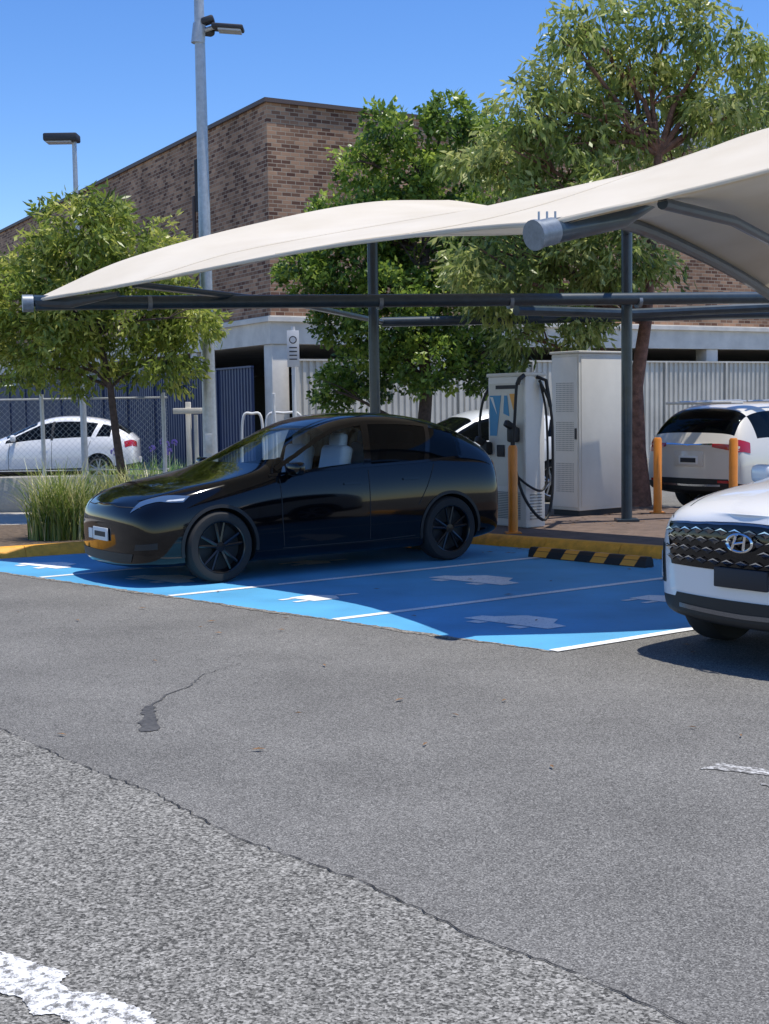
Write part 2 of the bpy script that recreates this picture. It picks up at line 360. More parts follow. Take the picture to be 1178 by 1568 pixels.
def wheelstop(loc,ang):
    b=Bd(); n=4; L=1.62
    for i in range(n):
        x=-L/2+L*(i+.5)/n
        vs=[];w=L/n
        for xx in (x-w/2,x+w/2):
            for (y,z) in [(-.08,0),(-.065,.075),(-.035,.11),(.035,.11),(.065,.075),(.08,0)]: vs.append((xx,y,z))
        fs=[(j,j+1,j+7,j+6) for j in range(5)]+[(0,6,11,5),(5,4,3,2,1,0),(6,7,8,9,10,11)]
        b.add(vs,fs,'rub')
        b.poly([(x-.13,-.0815,.008),(x+.06,-.0815,.008),(x+.10,-.0685,.072),(x-.09,-.0685,.072)],'stopy')
        b.poly([(x-.09,-.034,.1115),(x+.10,-.034,.1115),(x+.13,.034,.1115),(x-.06,.034,.1115)],'stopy')
        b.poly([(x-.09,-.0675,.077),(x+.10,-.0675,.077),(x+.11,-.037,.1115),(x-.08,-.037,.1115)],'stopy')
    return b.build('wheel_stop',loc,ang,smooth=False)
wheelstop((2.25,14.35,.004),rad(-47))
wheelstop((.2,16.2,.004),rad(-47))

# ---------------------------------------------------------------- building
bl=empty('brick_building',(-2.94,35,0),rad(30))
b=Bd()
H0,H1,H2=3.45,4.2,9.75
b.box((24,26,(H1+H2)/2),(48,52,H2-H1),'brick')
b.build('upper_walls',parent=bl,smooth=False)
b=Bd(); b.box((24,26,(H0+H1)/2-.002),(48.1,52.1,H1-H0-.004),'fascia'); b.box((24,26,H1-.10),(48.3,52.3,.12),'fascia'); b.build('concrete_fascia',parent=bl,smooth=False)
b=Bd(); b.box((24,26,H2+.05),(48.16,52.16,.11),'capm'); b.build('parapet_cap',parent=bl,smooth=False)
b=Bd()
for i in range(9):
    b.box((.25+5.2*i,.25,H0/2),(.5,.5,H0-.01),'fascia',bev=.02)
    if i: b.box((.25,.25+5.3*i,H0/2),(.5,.5,H0-.01),'fascia',bev=.02)
b.build('columns',parent=bl)
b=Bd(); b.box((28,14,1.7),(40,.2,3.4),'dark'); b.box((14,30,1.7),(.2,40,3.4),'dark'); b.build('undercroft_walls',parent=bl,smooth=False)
b=Bd()
b.box((-.06,4.6,8.3),(.12,.4,1.5),'dark'); b.tube([(-.12,4.9,8.0),(-.12,4.9,4.25)],.06,'capm')  # dark box on the wall face stands in for a recess's shade
b.tube([(-.1,15,9.6),(-.1,15,4.25)],.06,'capm'); b.box((27.5,.0,5.5),(.1,.14,6),'capm')
b.build('downpipes_and_recess_shade',parent=bl)
b=Bd(); b.box((24.5,3,11.2),(9,6,2.7),'fascia'); b.box((24.5,3,12.6),(9.4,6.4,.16),'capm'); b.box((20.5,1,13.0),(.8,.8,.7),'fascia'); b.build('rooftop_plant_room',parent=bl,smooth=False)
def corr(name,p,q,z0,z1,k,pitch=.20,dep=.045,gap=None):
    p=Vector(p);q=Vector(q);d=(q-p);L=d.length;d.normalize();n=Vector((-d.y,d.x,0)); N=int(L/pitch)
    vs=[];fs=[]
    for i in range(N):
        for (a,o) in [(0,0),(.45,0),(.55,dep),(.9,dep)]:
            c=p+d*(i+a)*pitch+n*o; vs+=[(c.x,c.y,z0),(c.x,c.y,z1)]
    for i in range(len(vs)//2-1): fs.append((2*i,2*i+2,2*i+3,2*i+1))
    b=Bd(); b.add(vs,fs,k)
    m=(p+q)/2; b.box((m.x,m.y,z1+.02),(L,.09,.05),k,rz=math.atan2(d.y,d.x))
    for i in range(int(L/2.6)+1):
        c=p+d*(i*2.6)-n*.03; b.box((c.x,c.y,(z0+z1)/2),(.07,.05,z1-z0),k,rz=math.atan2(d.y,d.x))
    return b.build(name,smooth=False)
def BW(x,y): c,s=math.cos(rad(30)),math.sin(rad(30)); return Vector((-2.94+x*c-y*s,35+x*s+y*c,0))
corr('metal_fence',BW(.6,-.25),BW(40,-.25),0,3.0,'fenceC')
corr('metal_fence',BW(-.3,42),BW(-.3,.6),0,2.85,'fenceB')

# ---------------------------------------------------------------- lamp poles
b=Bd(); b.tube([(0,0,0),(0,0,4),(0,0,11.5)],[.125,.10,.06],'galv',16); b.box((0,0,.03),(.42,.42,.05),'galv',bev=.01)
b.tube([(0,0,7.70),(.25,0,7.77)],.035,'galv'); b.tube([(-.03,0,7.52),(0,0,7.82)],[.11,.10],'galv',14)
b.box((.45,0,7.75),(.5,.3,.07),'lampb',bev=.025,ry=.08); b.box((.48,0,7.70),(.36,.24,.03),'lens',ry=.08)
b.box((.14,-.03,7.86),(.2,.2,.10),'lampb',bev=.03,ry=-.3); b.box((.12,.1,7.72),(.2,.16,.12),'lampb',bev=.04,rz=.5)
b.box((0,0,3.45),(.3,.3,.02),'galv'); b.box((0,-.13,1.2),(.12,.03,.3),'galv',bev=.01)
b.build('street_lamp',(-2.81,21.2,0))
b=Bd(); b.tube([(0,0,0),(0,0,7.0)],[.07,.045],'galv',12); b.box((-.24,0,7.06),(.66,.36,.15),'lampb',bev=.03); b.box((-.28,0,6.975),(.5,.28,.02),'lens')
b.build('street_lamp',(-5.95,26,0))

# ---------------------------------------------------------------- shade canopy
can=empty('shade_canopy',(0,0,0))
def curve(keys):
    ts=[k[0] for k in keys]; P=[Vector(k[1]) for k in keys]
    def f(t):
        for i in range(len(ts)-1):
            if t<=ts[i+1] or i==len(ts)-2:
                u=(t-ts[i])/(ts[i+1]-ts[i]); dt=ts[i+1]-ts[i]
                m0=(P[i+1]-P[max(i-1,0)])/(ts[i+1]-ts[max(i-1,0)])*dt
                m1=(P[min(i+2,len(P)-1)]-P[i])/(ts[min(i+2,len(P)-1)]-ts[i])*dt
                return P[i]*(2*u**3-3*u*u+1)+m0*(u**3-2*u*u+u)+P[i+1]*(-2*u**3+3*u*u)+m1*(u**3-u*u)
    return f
A=Vector((-4.02,15.3,3.05)); B=Vector((1.22,9.68,3.08)); Ap=Vector((.99,19.06,4.69)); C=Vector((7.2,12.2,4.85))
def on(a,b,t,z,ins=0,n=Vector((.737,.676,0))): p=a+(b-a)*t; p=p+n*ins; p.z=z; return p
front=curve([(0,A),(.28,on(A,B,.26,3.16,.38)),(.57,on(A,B,.55,3.28,.68)),(.8,on(A,B,.77,3.25,.62)),(.92,on(A,B,.90,3.17,.32)),(1,B)])
left=curve([(0,A),(.19,on(A,Ap,.19,3.58)),(.52,on(A,Ap,.52,4.18)),(.78,on(A,Ap,.78,4.55)),(1,Ap)])
back=curve([(0,Ap),(.2,Vector((2.25,17.8,4.36))),(.42,Vector((3.5,16.5,4.66))),(.62,Vector((4.65,15.35,4.92))),(1,C)])
right=curve([(0,B),(.3,Vector((2.9,9.82,3.47))),(.62,Vector((5.0,10.5,4.1))),(1,C)])
n=56; vs=[];fs=[]
def sail(p,q):
    c=front(p)*(1-q)+back(p)*q+left(q)*(1-p)+right(q)*p-(A*(1-p)*(1-q)+B*p*(1-q)+Ap*(1-p)*q+C*p*q)
    sag=.50*math.sin(math.pi*(p**2.3))*math.sin(math.pi*q)
    wr=.007*math.sin(p*31+q*3)*math.sin(q*math.pi)+.006*math.sin(p*70-q*9)*(1-q)**2*q*4
    return c+Vector((0,0,wr-sag))
for i in range(n+1):
    for j in range(n+1):
        vs.append(sail(i/n,j/n))
for i in range(n):
    for j in range(n):
        a=i*(n+1)+j; fs.append((a,a+n+1,a+n+2,a+1))
b=Bd(); b.add(vs,fs,'fabric')
b.tube([front(t/30)-Vector((0,0,.02)) for t in range(31)],.02,'fabric',6); b.tube([right(t/30)-Vector((0,0,.02)) for t in range(31)],.02,'fabric',6)
for ps in (.25,.5,.75): b.tube([sail(ps,t/30)+Vector((0,0,.002)) for t in range(31)],.007,'fabric',5)
b.build('sail_upper',parent=can,ang=60)
arch=curve([(0,B+Vector((.15,.15,-.02))),(.285,Vector((2.02,11.17,3.27))),(.6,Vector((2.99,12.8,3.22))),(1,Vector((4.23,14.9,3.05))),(1.4,Vector((5.46,17.0,2.76)))])
vs=[];fs=[]
for i in range(25):
    t=i/24
    e=right(t*.72)-Vector((0,0,.05)); a=arch(t*1.4)+Vector((0,0,.06))
    for j in range(13):
        s=j/12; p=e+(a-e)*s; p.z+=.10*math.sin(math.pi*s)*t; vs.append(p)
for i in range(24):
    for j in range(12):
        a=i*13+j; fs.append((a,a+13,a+14,a+1))
b=Bd(); b.add(vs,fs,'fabric'); b.build('sail_lower',parent=can,ang=60)
b=Bd()
b.tube([A+Vector((.0,0,-.05)),(6.45,18.87,3.21)],.083,'steel',14)
dA=(Vector((6.45,18.87,3.21))-A).normalized()
b.tube([A-dA*.14+Vector((0,0,-.05)),A-dA*.02+Vector((0,0,-.05))],.10,'steelcap',16)
for tt in (1.3,4.2,6.0,7.9):
    b.tube([A+dA*tt+Vector((0,0,-.05)),A+dA*(tt+.05)+Vector((0,0,-.05))],.092,'steelcap',14)
b.tube([A+Vector((0,0,-.02))]+[front(t)-Vector((-.15,-.1,.07)) for t in (.05,.1,.16)],[.07,.07,.05,.03],'steel',10)
b.tube([(0,20.42,3.05),(6.3,20.2,3.08)],.075,'steel',12)
b.tube([(-2.7,14.45,3.12),(-1.2,17.2,3.12),(0,20.3,3.05)],.04,'steel',8)
b.tube([(1.8,17.6,3.0),(3.6,19,3.03),(6.3,19.2,3.12)],[.07,.07,.07],'steel',10)
K=Vector((2.45,10.6,3.43)); dB=(K-B).normalized()
b.tube([B-dB*.05+Vector((0,0,-.08)),B+dB*.8+Vector((0,0,-.10)),K+Vector((-.25,0,-.08))],[.095,.08,.04],'steel',16)
b.tube([B-dB*.14+Vector((0,0,-.08)),B-dB*.11+Vector((0,0,-.08))],.112,'steelcap',20)
b.tube([B-dB*.11+Vector((0,0,-.08)),B+dB*.06+Vector((0,0,-.08))],.10,'steelcap',20)
for o in (-.06,0,.06): b.tube([B+Vector((o,0,.0)),B+Vector((o,0,.07))],.009,'galv',6)
b.tube([(2.1,9.85,3.22),(2.9,10.9,3.23),(4.3,13.2,3.12)],.045,'steel',10)
b.tube([arch(t/20*1.4) for t in range(21)],.06,'steel',10)
b.build('beams',parent=can)
b=Bd()
b.tube([(-.11,18.24,0),(-.11,18.24,4.45)],.075,'steel',14); b.box((-.11,18.24,.13),(.3,.3,.03),'steel')
b.tube([(3.36,18.05,.1),(3.36,18.05,4.1)],.075,'steel',14); b.box((3.36,18.05,.13),(.3,.3,.03),'steel')
b.tube([(3.36,18.05,4.05),(3.1,17.0,4.3)],.05,'steel',8)
b.build('posts',parent=can)

# ---------------------------------------------------------------- EV charging gear
def frame_face(b,x,y0,y1,z0,z1,k,off=-.004):
    b.poly([(x+off,y0,z0),(x+off,y1,z0),(x+off,y1,z1),(x+off,y0,z1)],k)
b=Bd(); D,Wd,Ht=.36,.74,2.02
b.box((D/2,Wd/2,Ht/2),(D,Wd,Ht),'cabs',bev=.03)
b.box((D/2,Wd/2,Ht+.012),(D+.03,Wd+.03,.05),'cabw',bev=.015)
fx=-.002
frame_face(b,fx,.04,Wd-.04,.55,1.92,'cabw')
b.poly([(-.010,Wd-.05,1.76),(-.010,.46,1.76),(-.010,.55,1.22),(-.010,Wd-.05,1.22)],'decb')
b.poly([(-.010,.40,1.76),(-.010,.34,1.76),(-.010,.30,1.48),(-.010,.42,1.52)],'decb')
b.poly([(-.010,.30,1.78),(-.010,.14,1.78),(-.010,.22,1.56)],'deco')
b.poly([(-.012,Wd-.06,1.74),(-.012,.62,1.74),(-.012,.54,1.50)],'plate')
b.box((-.004,Wd*.5,1.87),(.012,.4,.05),'ink')
b.box((-.012,.47,1.02),(.03,.14,.16),'ink',bev=.008); b.box((-.012,.24,.86),(.03,.14,.10),'galv',bev=.008)
for i in range(16): b.box((-.006,Wd/2,.12+i*.023),(.008,Wd*.72,.009),'vent')
for i in range(9): b.box((D*.5,-.004,.12+i*.04),(D*.6,.008,.014),'vent')
b.box((-.07,.16,1.24),(.13,.14,.20),'rub',bev=.03); b.box((-.13,.16,1.36),(.18,.08,.09),'rub',bev=.02,ry=.5)
b.box((-.07,Wd-.04,1.05),(.13,.14,.18),'rub',bev=.03); b.box((-.14,Wd-.02,1.14),(.2,.08,.09),'rub',bev=.02,ry=.5)
def bez(pts,n=40):
    f=curve([(i/(len(pts)-1),p) for i,p in enumerate(pts)]); return [f(i/n) for i in range(n+1)]
b.tube(bez([(-.02,.06,1.98),(-.12,.03,1.9),(-.14,.05,1.5),(-.12,.1,1.0),(-.1,0,.55),(0,-.12,.25),(.16,-.2,.12),(.3,-.18,.4),(.36,-.14,1.0),(.34,-.12,1.6),(.2,-.06,1.95)]),.020,'rub',10)
b.tube(bez([(-.1,.16,1.16),(-.14,.1,.8),(-.05,-.05,.6),(.2,-.1,.5),(.3,-.1,.75),(.3,-.08,1.5),(.26,-.02,1.9)]),.016,'rub',10)
b.tube(bez([(.1,Wd+.02,1.95),(-.02,Wd+.07,1.7),(-.06,Wd+.1,1.4),(-.12,Wd+.02,1.12)]),.018,'rub',10)
b.tube([(.0,.02,2.02),(-.1,0,1.97),(-.12,.02,1.9)],.03,'rub',8); b.tube([(.2,0,2.0),(.3,-.08,1.95),(.34,-.12,1.6)],.025,'rub',8)
b.build('ev_charger',(1.87,17.2,.11),rad(37))
b=Bd(); D,Wd,Ht=1.06,.56,2.34
b.box((D/2,Wd/2,.05),(D-.04,Wd-.04,.1),'rub'); b.box((D/2,Wd/2,Ht/2+.05),(D,Wd,Ht-.06),'cabw',bev=.012)
b.box((D/2,Wd/2,Ht+.04),(D+.05,Wd+.05,.035),'cabw',bev=.01)
b.box((-.006,Wd/2,Ht/2+.05),(.014,Wd-.05,Ht-.16),'cabs',bev=.004)
for zc in (1.72,1.15,.55):
    for i in range(13):
        for j in range(15):
            y=.10+i*.028; z=zc-.2+j*.029
            b.poly([(-.0145,y,z),(-.0145,y+.013,z),(-.0145,y+.013,z+.014),(-.0145,y,z+.014)],'vent')
b.box((-.02,.05,1.2),(.02,.03,.16),'ink')
b.box((D/2,-.004,Ht/2+.05),(D-.08,.01,Ht-.16),'cabw',bev=.004)
b.build('power_cabinet',(2.83,18.9,.11),rad(37))
def bollard(x,y,h=1.12,z=.11):
    b=Bd(); b.tube([(0,0,0),(0,0,h-.03),(0,0,h)],[.062,.062,.045],'bollard',16); b.box((0,0,.008),(.2,.2,.014),'bollard'); b.build('bollard',(x,y,z))
bollard(1.64,16.6); bollard(4.05,19.3); bollard(4.93,18.4); bollard(6.0,17.6)

# ---------------------------------------------------------------- signs, rails, chain-link fence
b=Bd(); b.tube([(0,0,0),(0,0,3.22)],.038,'signw',8); b.box((0,-.045,2.82),(.22,.012,.66),'signw',bev=.003)
b.lathe([(0,-.057),(.07,-.057),(.07,-.052)],(0,0,2.98),'Y','ink',20); b.lathe([(0,-.060),(.052,-.060)],(0,0,2.98),'Y','signw',20)
for i in range(4): b.box((0,-.054,2.84-i*.07),(.14,.006,.02),'ink')
b.build('parking_sign',(-1.62,24,0))
b=Bd(); b.box((0,0,.9),(.09,.09,1.75),'wood',bev=.008); b.box((0,-.05,1.62),(.52,.03,.1),'wood',bev=.008); b.box((.13,0,.8),(.06,.06,1.5),'wood'); b.build('white_timber_post',(-3.42,23,.1))
def hoop(x,y,w,h):
    b=Bd(); b.tube(bez([(-w/2,0,0),(-w/2,0,h*.6),(-w/2+.04,0,h-.05),(0,0,h),(w/2-.04,0,h-.05),(w/2,0,h*.6),(w/2,0,0)],30),.025,'signw',8); b.build('hoop_rail',(x,y,.1))
hoop(-2.42,24.2,.4,1.55); hoop(-2.05,24.6,.06,1.9); hoop(-1.9,25.1,.7,1.55)
b=Bd(); x0,x1,z0,z1,yf=-8.6,-3.55,.72,1.95,21.6
for x in (-8.4,-5.62,-3.62): b.tube([(x,yf,z0-.1),(x,yf,z1+.08)],.035,'galv',8)
b.tube([(x0,yf,z1),(x1,yf,z1)],.020,'galv',6); b.tube([(x0,yf,z0+.05),(x1,yf,z0+.05)],.01,'galv',6)
sp=.10; hgt=z1-z0-.05; k=0
xs=np.arange(x0-hgt,x1,sp)
def wire(b,p,q,r,k):
    p=Vector(p);q=Vector(q);d=(q-p).normalized();n=Vector((-d.z,0,d.x))*r; m=Vector((0,r,0))
    b.add([p-n,p+m,p+n,q-n,q+m,q+n],[(0,1,4,3),(1,2,5,4),(2,0,3,5)],k)
for x in xs:
    for sgn in (1,-1):
        a=max(x,x0); c=min(x+hgt,x1)
        if sgn>0: p=(a,yf,z0+.05+(a-x)); q=(c,yf,z0+.05+(c-x))
        else: p=(a,yf+.004,z1-(a-x)); q=(c,yf+.004,z1-(c-x))
        wire(b,p,q,.0016,'galv')
b.build('chain_link_fence')

# ---------------------------------------------------------------- vegetation
def leafmesh(name,P,Dr,Ln,Wd,Co,mat):
    n=len(P); rd=rng.normal(size=(n,3)); S=np.cross(Dr,rd); S/=np.linalg.norm(S,axis=1)[:,None]+1e-9
    nr=np.cross(Dr,S)
    V=np.empty((n,4,3)); V[:,0]=P; V[:,1]=P+Dr*(Ln*.45)[:,None]+S*(Wd*.5)[:,None]+nr*(Wd*.12)[:,None]; V[:,2]=P+Dr*Ln[:,None]; V[:,3]=P+Dr*(Ln*.45)[:,None]-S*(Wd*.5)[:,None]+nr*(Wd*.12)[:,None]
    me=bpy.data.meshes.new(name); me.vertices.add(n*4); me.vertices.foreach_set('co',V.reshape(-1))
    me.loops.add(n*4); me.loops.foreach_set('vertex_index',np.arange(n*4,dtype=np.int32))
    me.polygons.add(n); me.polygons.foreach_set('loop_start',np.arange(0,n*4,4,dtype=np.int32)); me.polygons.foreach_set('loop_total',np.full(n,4,dtype=np.int32))
    me.update(); me.validate()
    at=me.color_attributes.new('leafcol','FLOAT_COLOR','POINT')
    C4=np.ones((n,4,4)); C4[:,:,:3]=Co[:,None,:]; at.data.foreach_set('color',C4.reshape(-1).astype(np.float32))
    me.materials.append(mat)
    o=bpy.data.objects.new(name,me); scene.collection.objects.link(o); return o
def crown(clumps,yc,yr,twigs,per,ln,wd,droop,cols,tw=.2,name='crown',loc=(0,0,0)):
    Ps=[];Ds=[];Cs=[]
    c0,c1,c2=[np.array(c) for c in cols]
    for (x,z,r) in clumps:
        yy=yc+rng.uniform(-yr,yr); cb=rng.normal(.02,.08)
        for _ in range(int(twigs*(r/.6)**2)):
            d=rng.normal(size=3); d/=np.linalg.norm(d); q=rng.uniform(.35,1.08)**.6*r
            c=np.array([x,yy,z])+d*q*np.array([1,1.15,.9])
            m=per; off=np.clip(rng.normal(size=(m,3)),-1.8,1.8)*tw*np.array([1,1,.8])
            out=d*.5+rng.normal(size=(m,3))*.55; out[:,2]-=droop*rng.uniform(.4,1.3,m); out/=np.linalg.norm(out,axis=1)[:,None]
            Ps.append(c+off*.8); Ds.append(out)
            k=np.clip(rng.normal(.52,.24)+cb+.12*d[2]+rng.normal(0,.16,m),0,1)[:,None]  # leaf colour lightens towards clump tops, light from above painted in
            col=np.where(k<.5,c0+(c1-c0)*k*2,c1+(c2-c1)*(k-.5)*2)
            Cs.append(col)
    P=np.concatenate(Ps)-np.array(loc);D=np.concatenate(Ds);Cc=np.concatenate(Cs); n=len(P)
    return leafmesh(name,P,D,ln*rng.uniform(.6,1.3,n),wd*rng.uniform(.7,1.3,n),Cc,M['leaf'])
def tree(clumps,base,forks,yr,bark,rtrunk,**kw):
    t=empty('tree',(base[0],base[1],0))
    cr=crown(clumps,base[1],yr,name='crown',loc=(base[0],base[1],0),**kw); cr.parent=t
    b=Bd(); pts=[Vector(p)-Vector((base[0],base[1],0)) for p in forks]; n=len(pts)
    b.tube(pts,[rtrunk*(1.25 if i==0 else 1-.55*i/(n-1)) for i in range(n)],bark,12)
    rr=random.Random(4)
    for (x,z,r) in clumps:
        e=Vector((x-base[0],rr.uniform(-yr,yr)*.8,z))
        cand=[p for p in pts[1:] if p.z<e.z+.3] or [pts[1]]
        s=min(cand,key=lambda p:(p-e).length+ (0 if p.z<e.z else 1))
        m1=s+(e-s)*.35+Vector((rr.uniform(-.15,.15),rr.uniform(-.15,.15),.12)); m2=s+(e-s)*.7+Vector((rr.uniform(-.15,.15),rr.uniform(-.1,.1),.08))
        b.tube([s,m1,m2,e],[rtrunk*.38,rtrunk*.28,rtrunk*.18,rtrunk*.07],bark,7)
        for _ in range(4):
            q=e+Vector((rr.uniform(-1,1),rr.uniform(-1,1),rr.uniform(-.4,1))).normalized()*r*.8
            b.tube([m2,(m2+q)/2+Vector((0,0,.05)),q],[rtrunk*.13,rtrunk*.09,rtrunk*.03],bark,5)
    b.build('trunk_and_limbs',parent=t)
    return t
tree([(-5.3,3.5,.7),(-4.4,4.35,.7),(-3.65,4.05,.7),(-5.0,2.75,.65),(-3.9,3.3,.8),(-3.1,3.2,.55),(-5.7,2.5,.45),(-4.5,2.4,.45),(-3.4,2.55,.55),(-4.15,4.75,.38),(-2.75,3.1,.3),(-4.9,4.0,.55),(-5.75,3.7,.5),(-6.0,3.0,.5),(-4.6,3.2,.6),(-6.5,3.3,.6)],
     (-4.0,20.0),[(-3.98,20,0.1),(-4.02,20,.8),(-4.1,20,1.5),(-4.15,20,2.1),(-4.3,20,2.9),(-4.2,20,3.8)],.55,'bark',.075,
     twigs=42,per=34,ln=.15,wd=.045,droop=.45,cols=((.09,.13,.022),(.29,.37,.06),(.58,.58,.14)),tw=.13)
tree([(-.4,6.6,.5),(.15,7.15,.5),(1.3,7.4,.5),(.65,6.3,.75),(1.45,6.3,.8),(2.2,7.1,.6),(-.9,5.6,.65),(-.1,5.5,.7),(-1.55,4.6,.6),(-.65,4.6,.9),(.65,4.8,.95),(.15,3.7,1.0),(1.7,3.7,1.0),(-.85,3.6,.6),(2.2,5.1,1.0),(-.4,2.5,.75),(.8,2.7,.9),(2.1,2.6,.7),(-1.0,2.1,.45),(2.75,4.1,.8),(3.2,5.6,.7),(-1.3,5.3,.3)],
     (.85,26.6),[(.85,26.6,0),(.8,26.6,1.0),(.9,26.6,2.2),(.75,26.6,3.6),(.9,26.6,4.8),(.95,26.6,6.0)],.9,'bark',.16,
     twigs=54,per=28,ln=.13,wd=.074,droop=.1,cols=((.040,.08,.018),(.15,.25,.038),(.42,.52,.09)),tw=.12)
tree([(2.9,7.3,.42),(3.5,7.55,.45),(4.3,7.55,.45),(5.0,7.3,.5),(5.5,7.0,.45),(2.75,6.6,.5),(3.5,6.7,.55),(4.4,6.55,.55),(5.2,6.25,.55),(2.25,6.2,.5),(2.0,5.6,.55),(2.9,5.7,.6),(3.8,5.85,.55),(4.7,5.6,.45),(5.8,6.0,.45),(1.5,5.6,.45),(3.3,4.85,.65),(1.6,4.3,.6),(2.25,4.1,.65),(2.9,3.9,.65),(3.55,4.0,.6),(4.2,3.8,.45),(1.8,3.5,.5),(3.3,3.4,.5),(1.4,3.8,.45),(6.0,6.4,.4),(2.25,2.9,.45),(3.1,2.95,.4),(2.5,5.0,.5),(4.0,7.0,.5),(3.1,6.1,.5),(4.9,6.7,.5)],
     (4.08,20.7),[(4.08,20.7,.1),(4.03,20.7,1.0),(4.0,20.7,2.0),(4.15,20.7,3.0),(4.25,20.7,4.3),(4.35,20.7,5.6)],.8,'barkr',.145,
     twigs=40,per=26,ln=.18,wd=.05,droop=.8,cols=((.10,.14,.035),(.30,.38,.09),(.58,.59,.21)),tw=.14)
def strappy(name,cx,cy,rx,ry,n,h,cols,z=.12):
    vs=[];fs=[];cs=[]
    for i in range(n):
        a=rng.uniform(0,6.28); q=rng.uniform(0,1)**.5; x=cx+math.cos(a)*q*rx; y=cy+math.sin(a)*q*ry
        d=rng.uniform(0,6.28); L=h*rng.uniform(.6,1.15); lean=rng.uniform(.25,.8); w=rng.uniform(.006,.012); o=len(vs)
        dx,dy=math.cos(d),math.sin(d); px,py=-dy,dx
        for k in range(6):
            t=k/5; r=lean*L*t*t*.9; zz=z+L*(t-.45*lean*t*t*t); ww=w*(1-t*.85)
            vs+= [(x+dx*r-px*ww,y+dy*r-py*ww,zz),(x+dx*r+px*ww,y+dy*r+py*ww,zz)]
        fs+=[(o+2*k,o+2*k+2,o+2*k+3,o+2*k+1) for k in range(5)]
        c=cols[rng.integers(len(cols))]; cs+=[(*c,1)]*12
    me=bpy.data.meshes.new(name); me.from_pydata(vs,[],fs); at=me.color_attributes.new('leafcol','FLOAT_COLOR','POINT')
    at.data.foreach_set('color',np.array(cs,dtype=np.float32).reshape(-1)); me.materials.append(M['grass'])
    o=bpy.data.objects.new(name,me); scene.collection.objects.link(o); return o
gc=[(.14,.22,.03),(.28,.34,.07),(.42,.43,.13),(.60,.55,.27),(.10,.17,.03)]
strappy('ornamental_grass',-4.15,16.7,.42,.35,800,1.05,gc)
strappy('ornamental_grass',-3.5,17.6,.5,.4,650,1.0,gc)
strappy('ornamental_grass',-2.7,18.4,.6,.3,400,.8,gc)
strappy('agapanthus_plants',-4.0,23.2,.9,.6,600,.85,[(.08,.2,.03),(.16,.32,.06),(.26,.42,.1)],.13)
b=Bd()
for i in range(7):
    x=-4.4+rng.uniform(-.4,.9); y=23+rng.uniform(-.3,.3); z=rng.uniform(.95,1.2); b.tube([(x,y,.1),(x,y,z)],.006,'fenceC',4)
    for _ in range(14):
        d=rng.normal(size=3); d/=np.linalg.norm(d); b.box((x+d[0]*.05,y+d[1]*.05,z+d[2]*.05),(.022,.022,.03),'flower')
b.build('agapanthus_flowers')

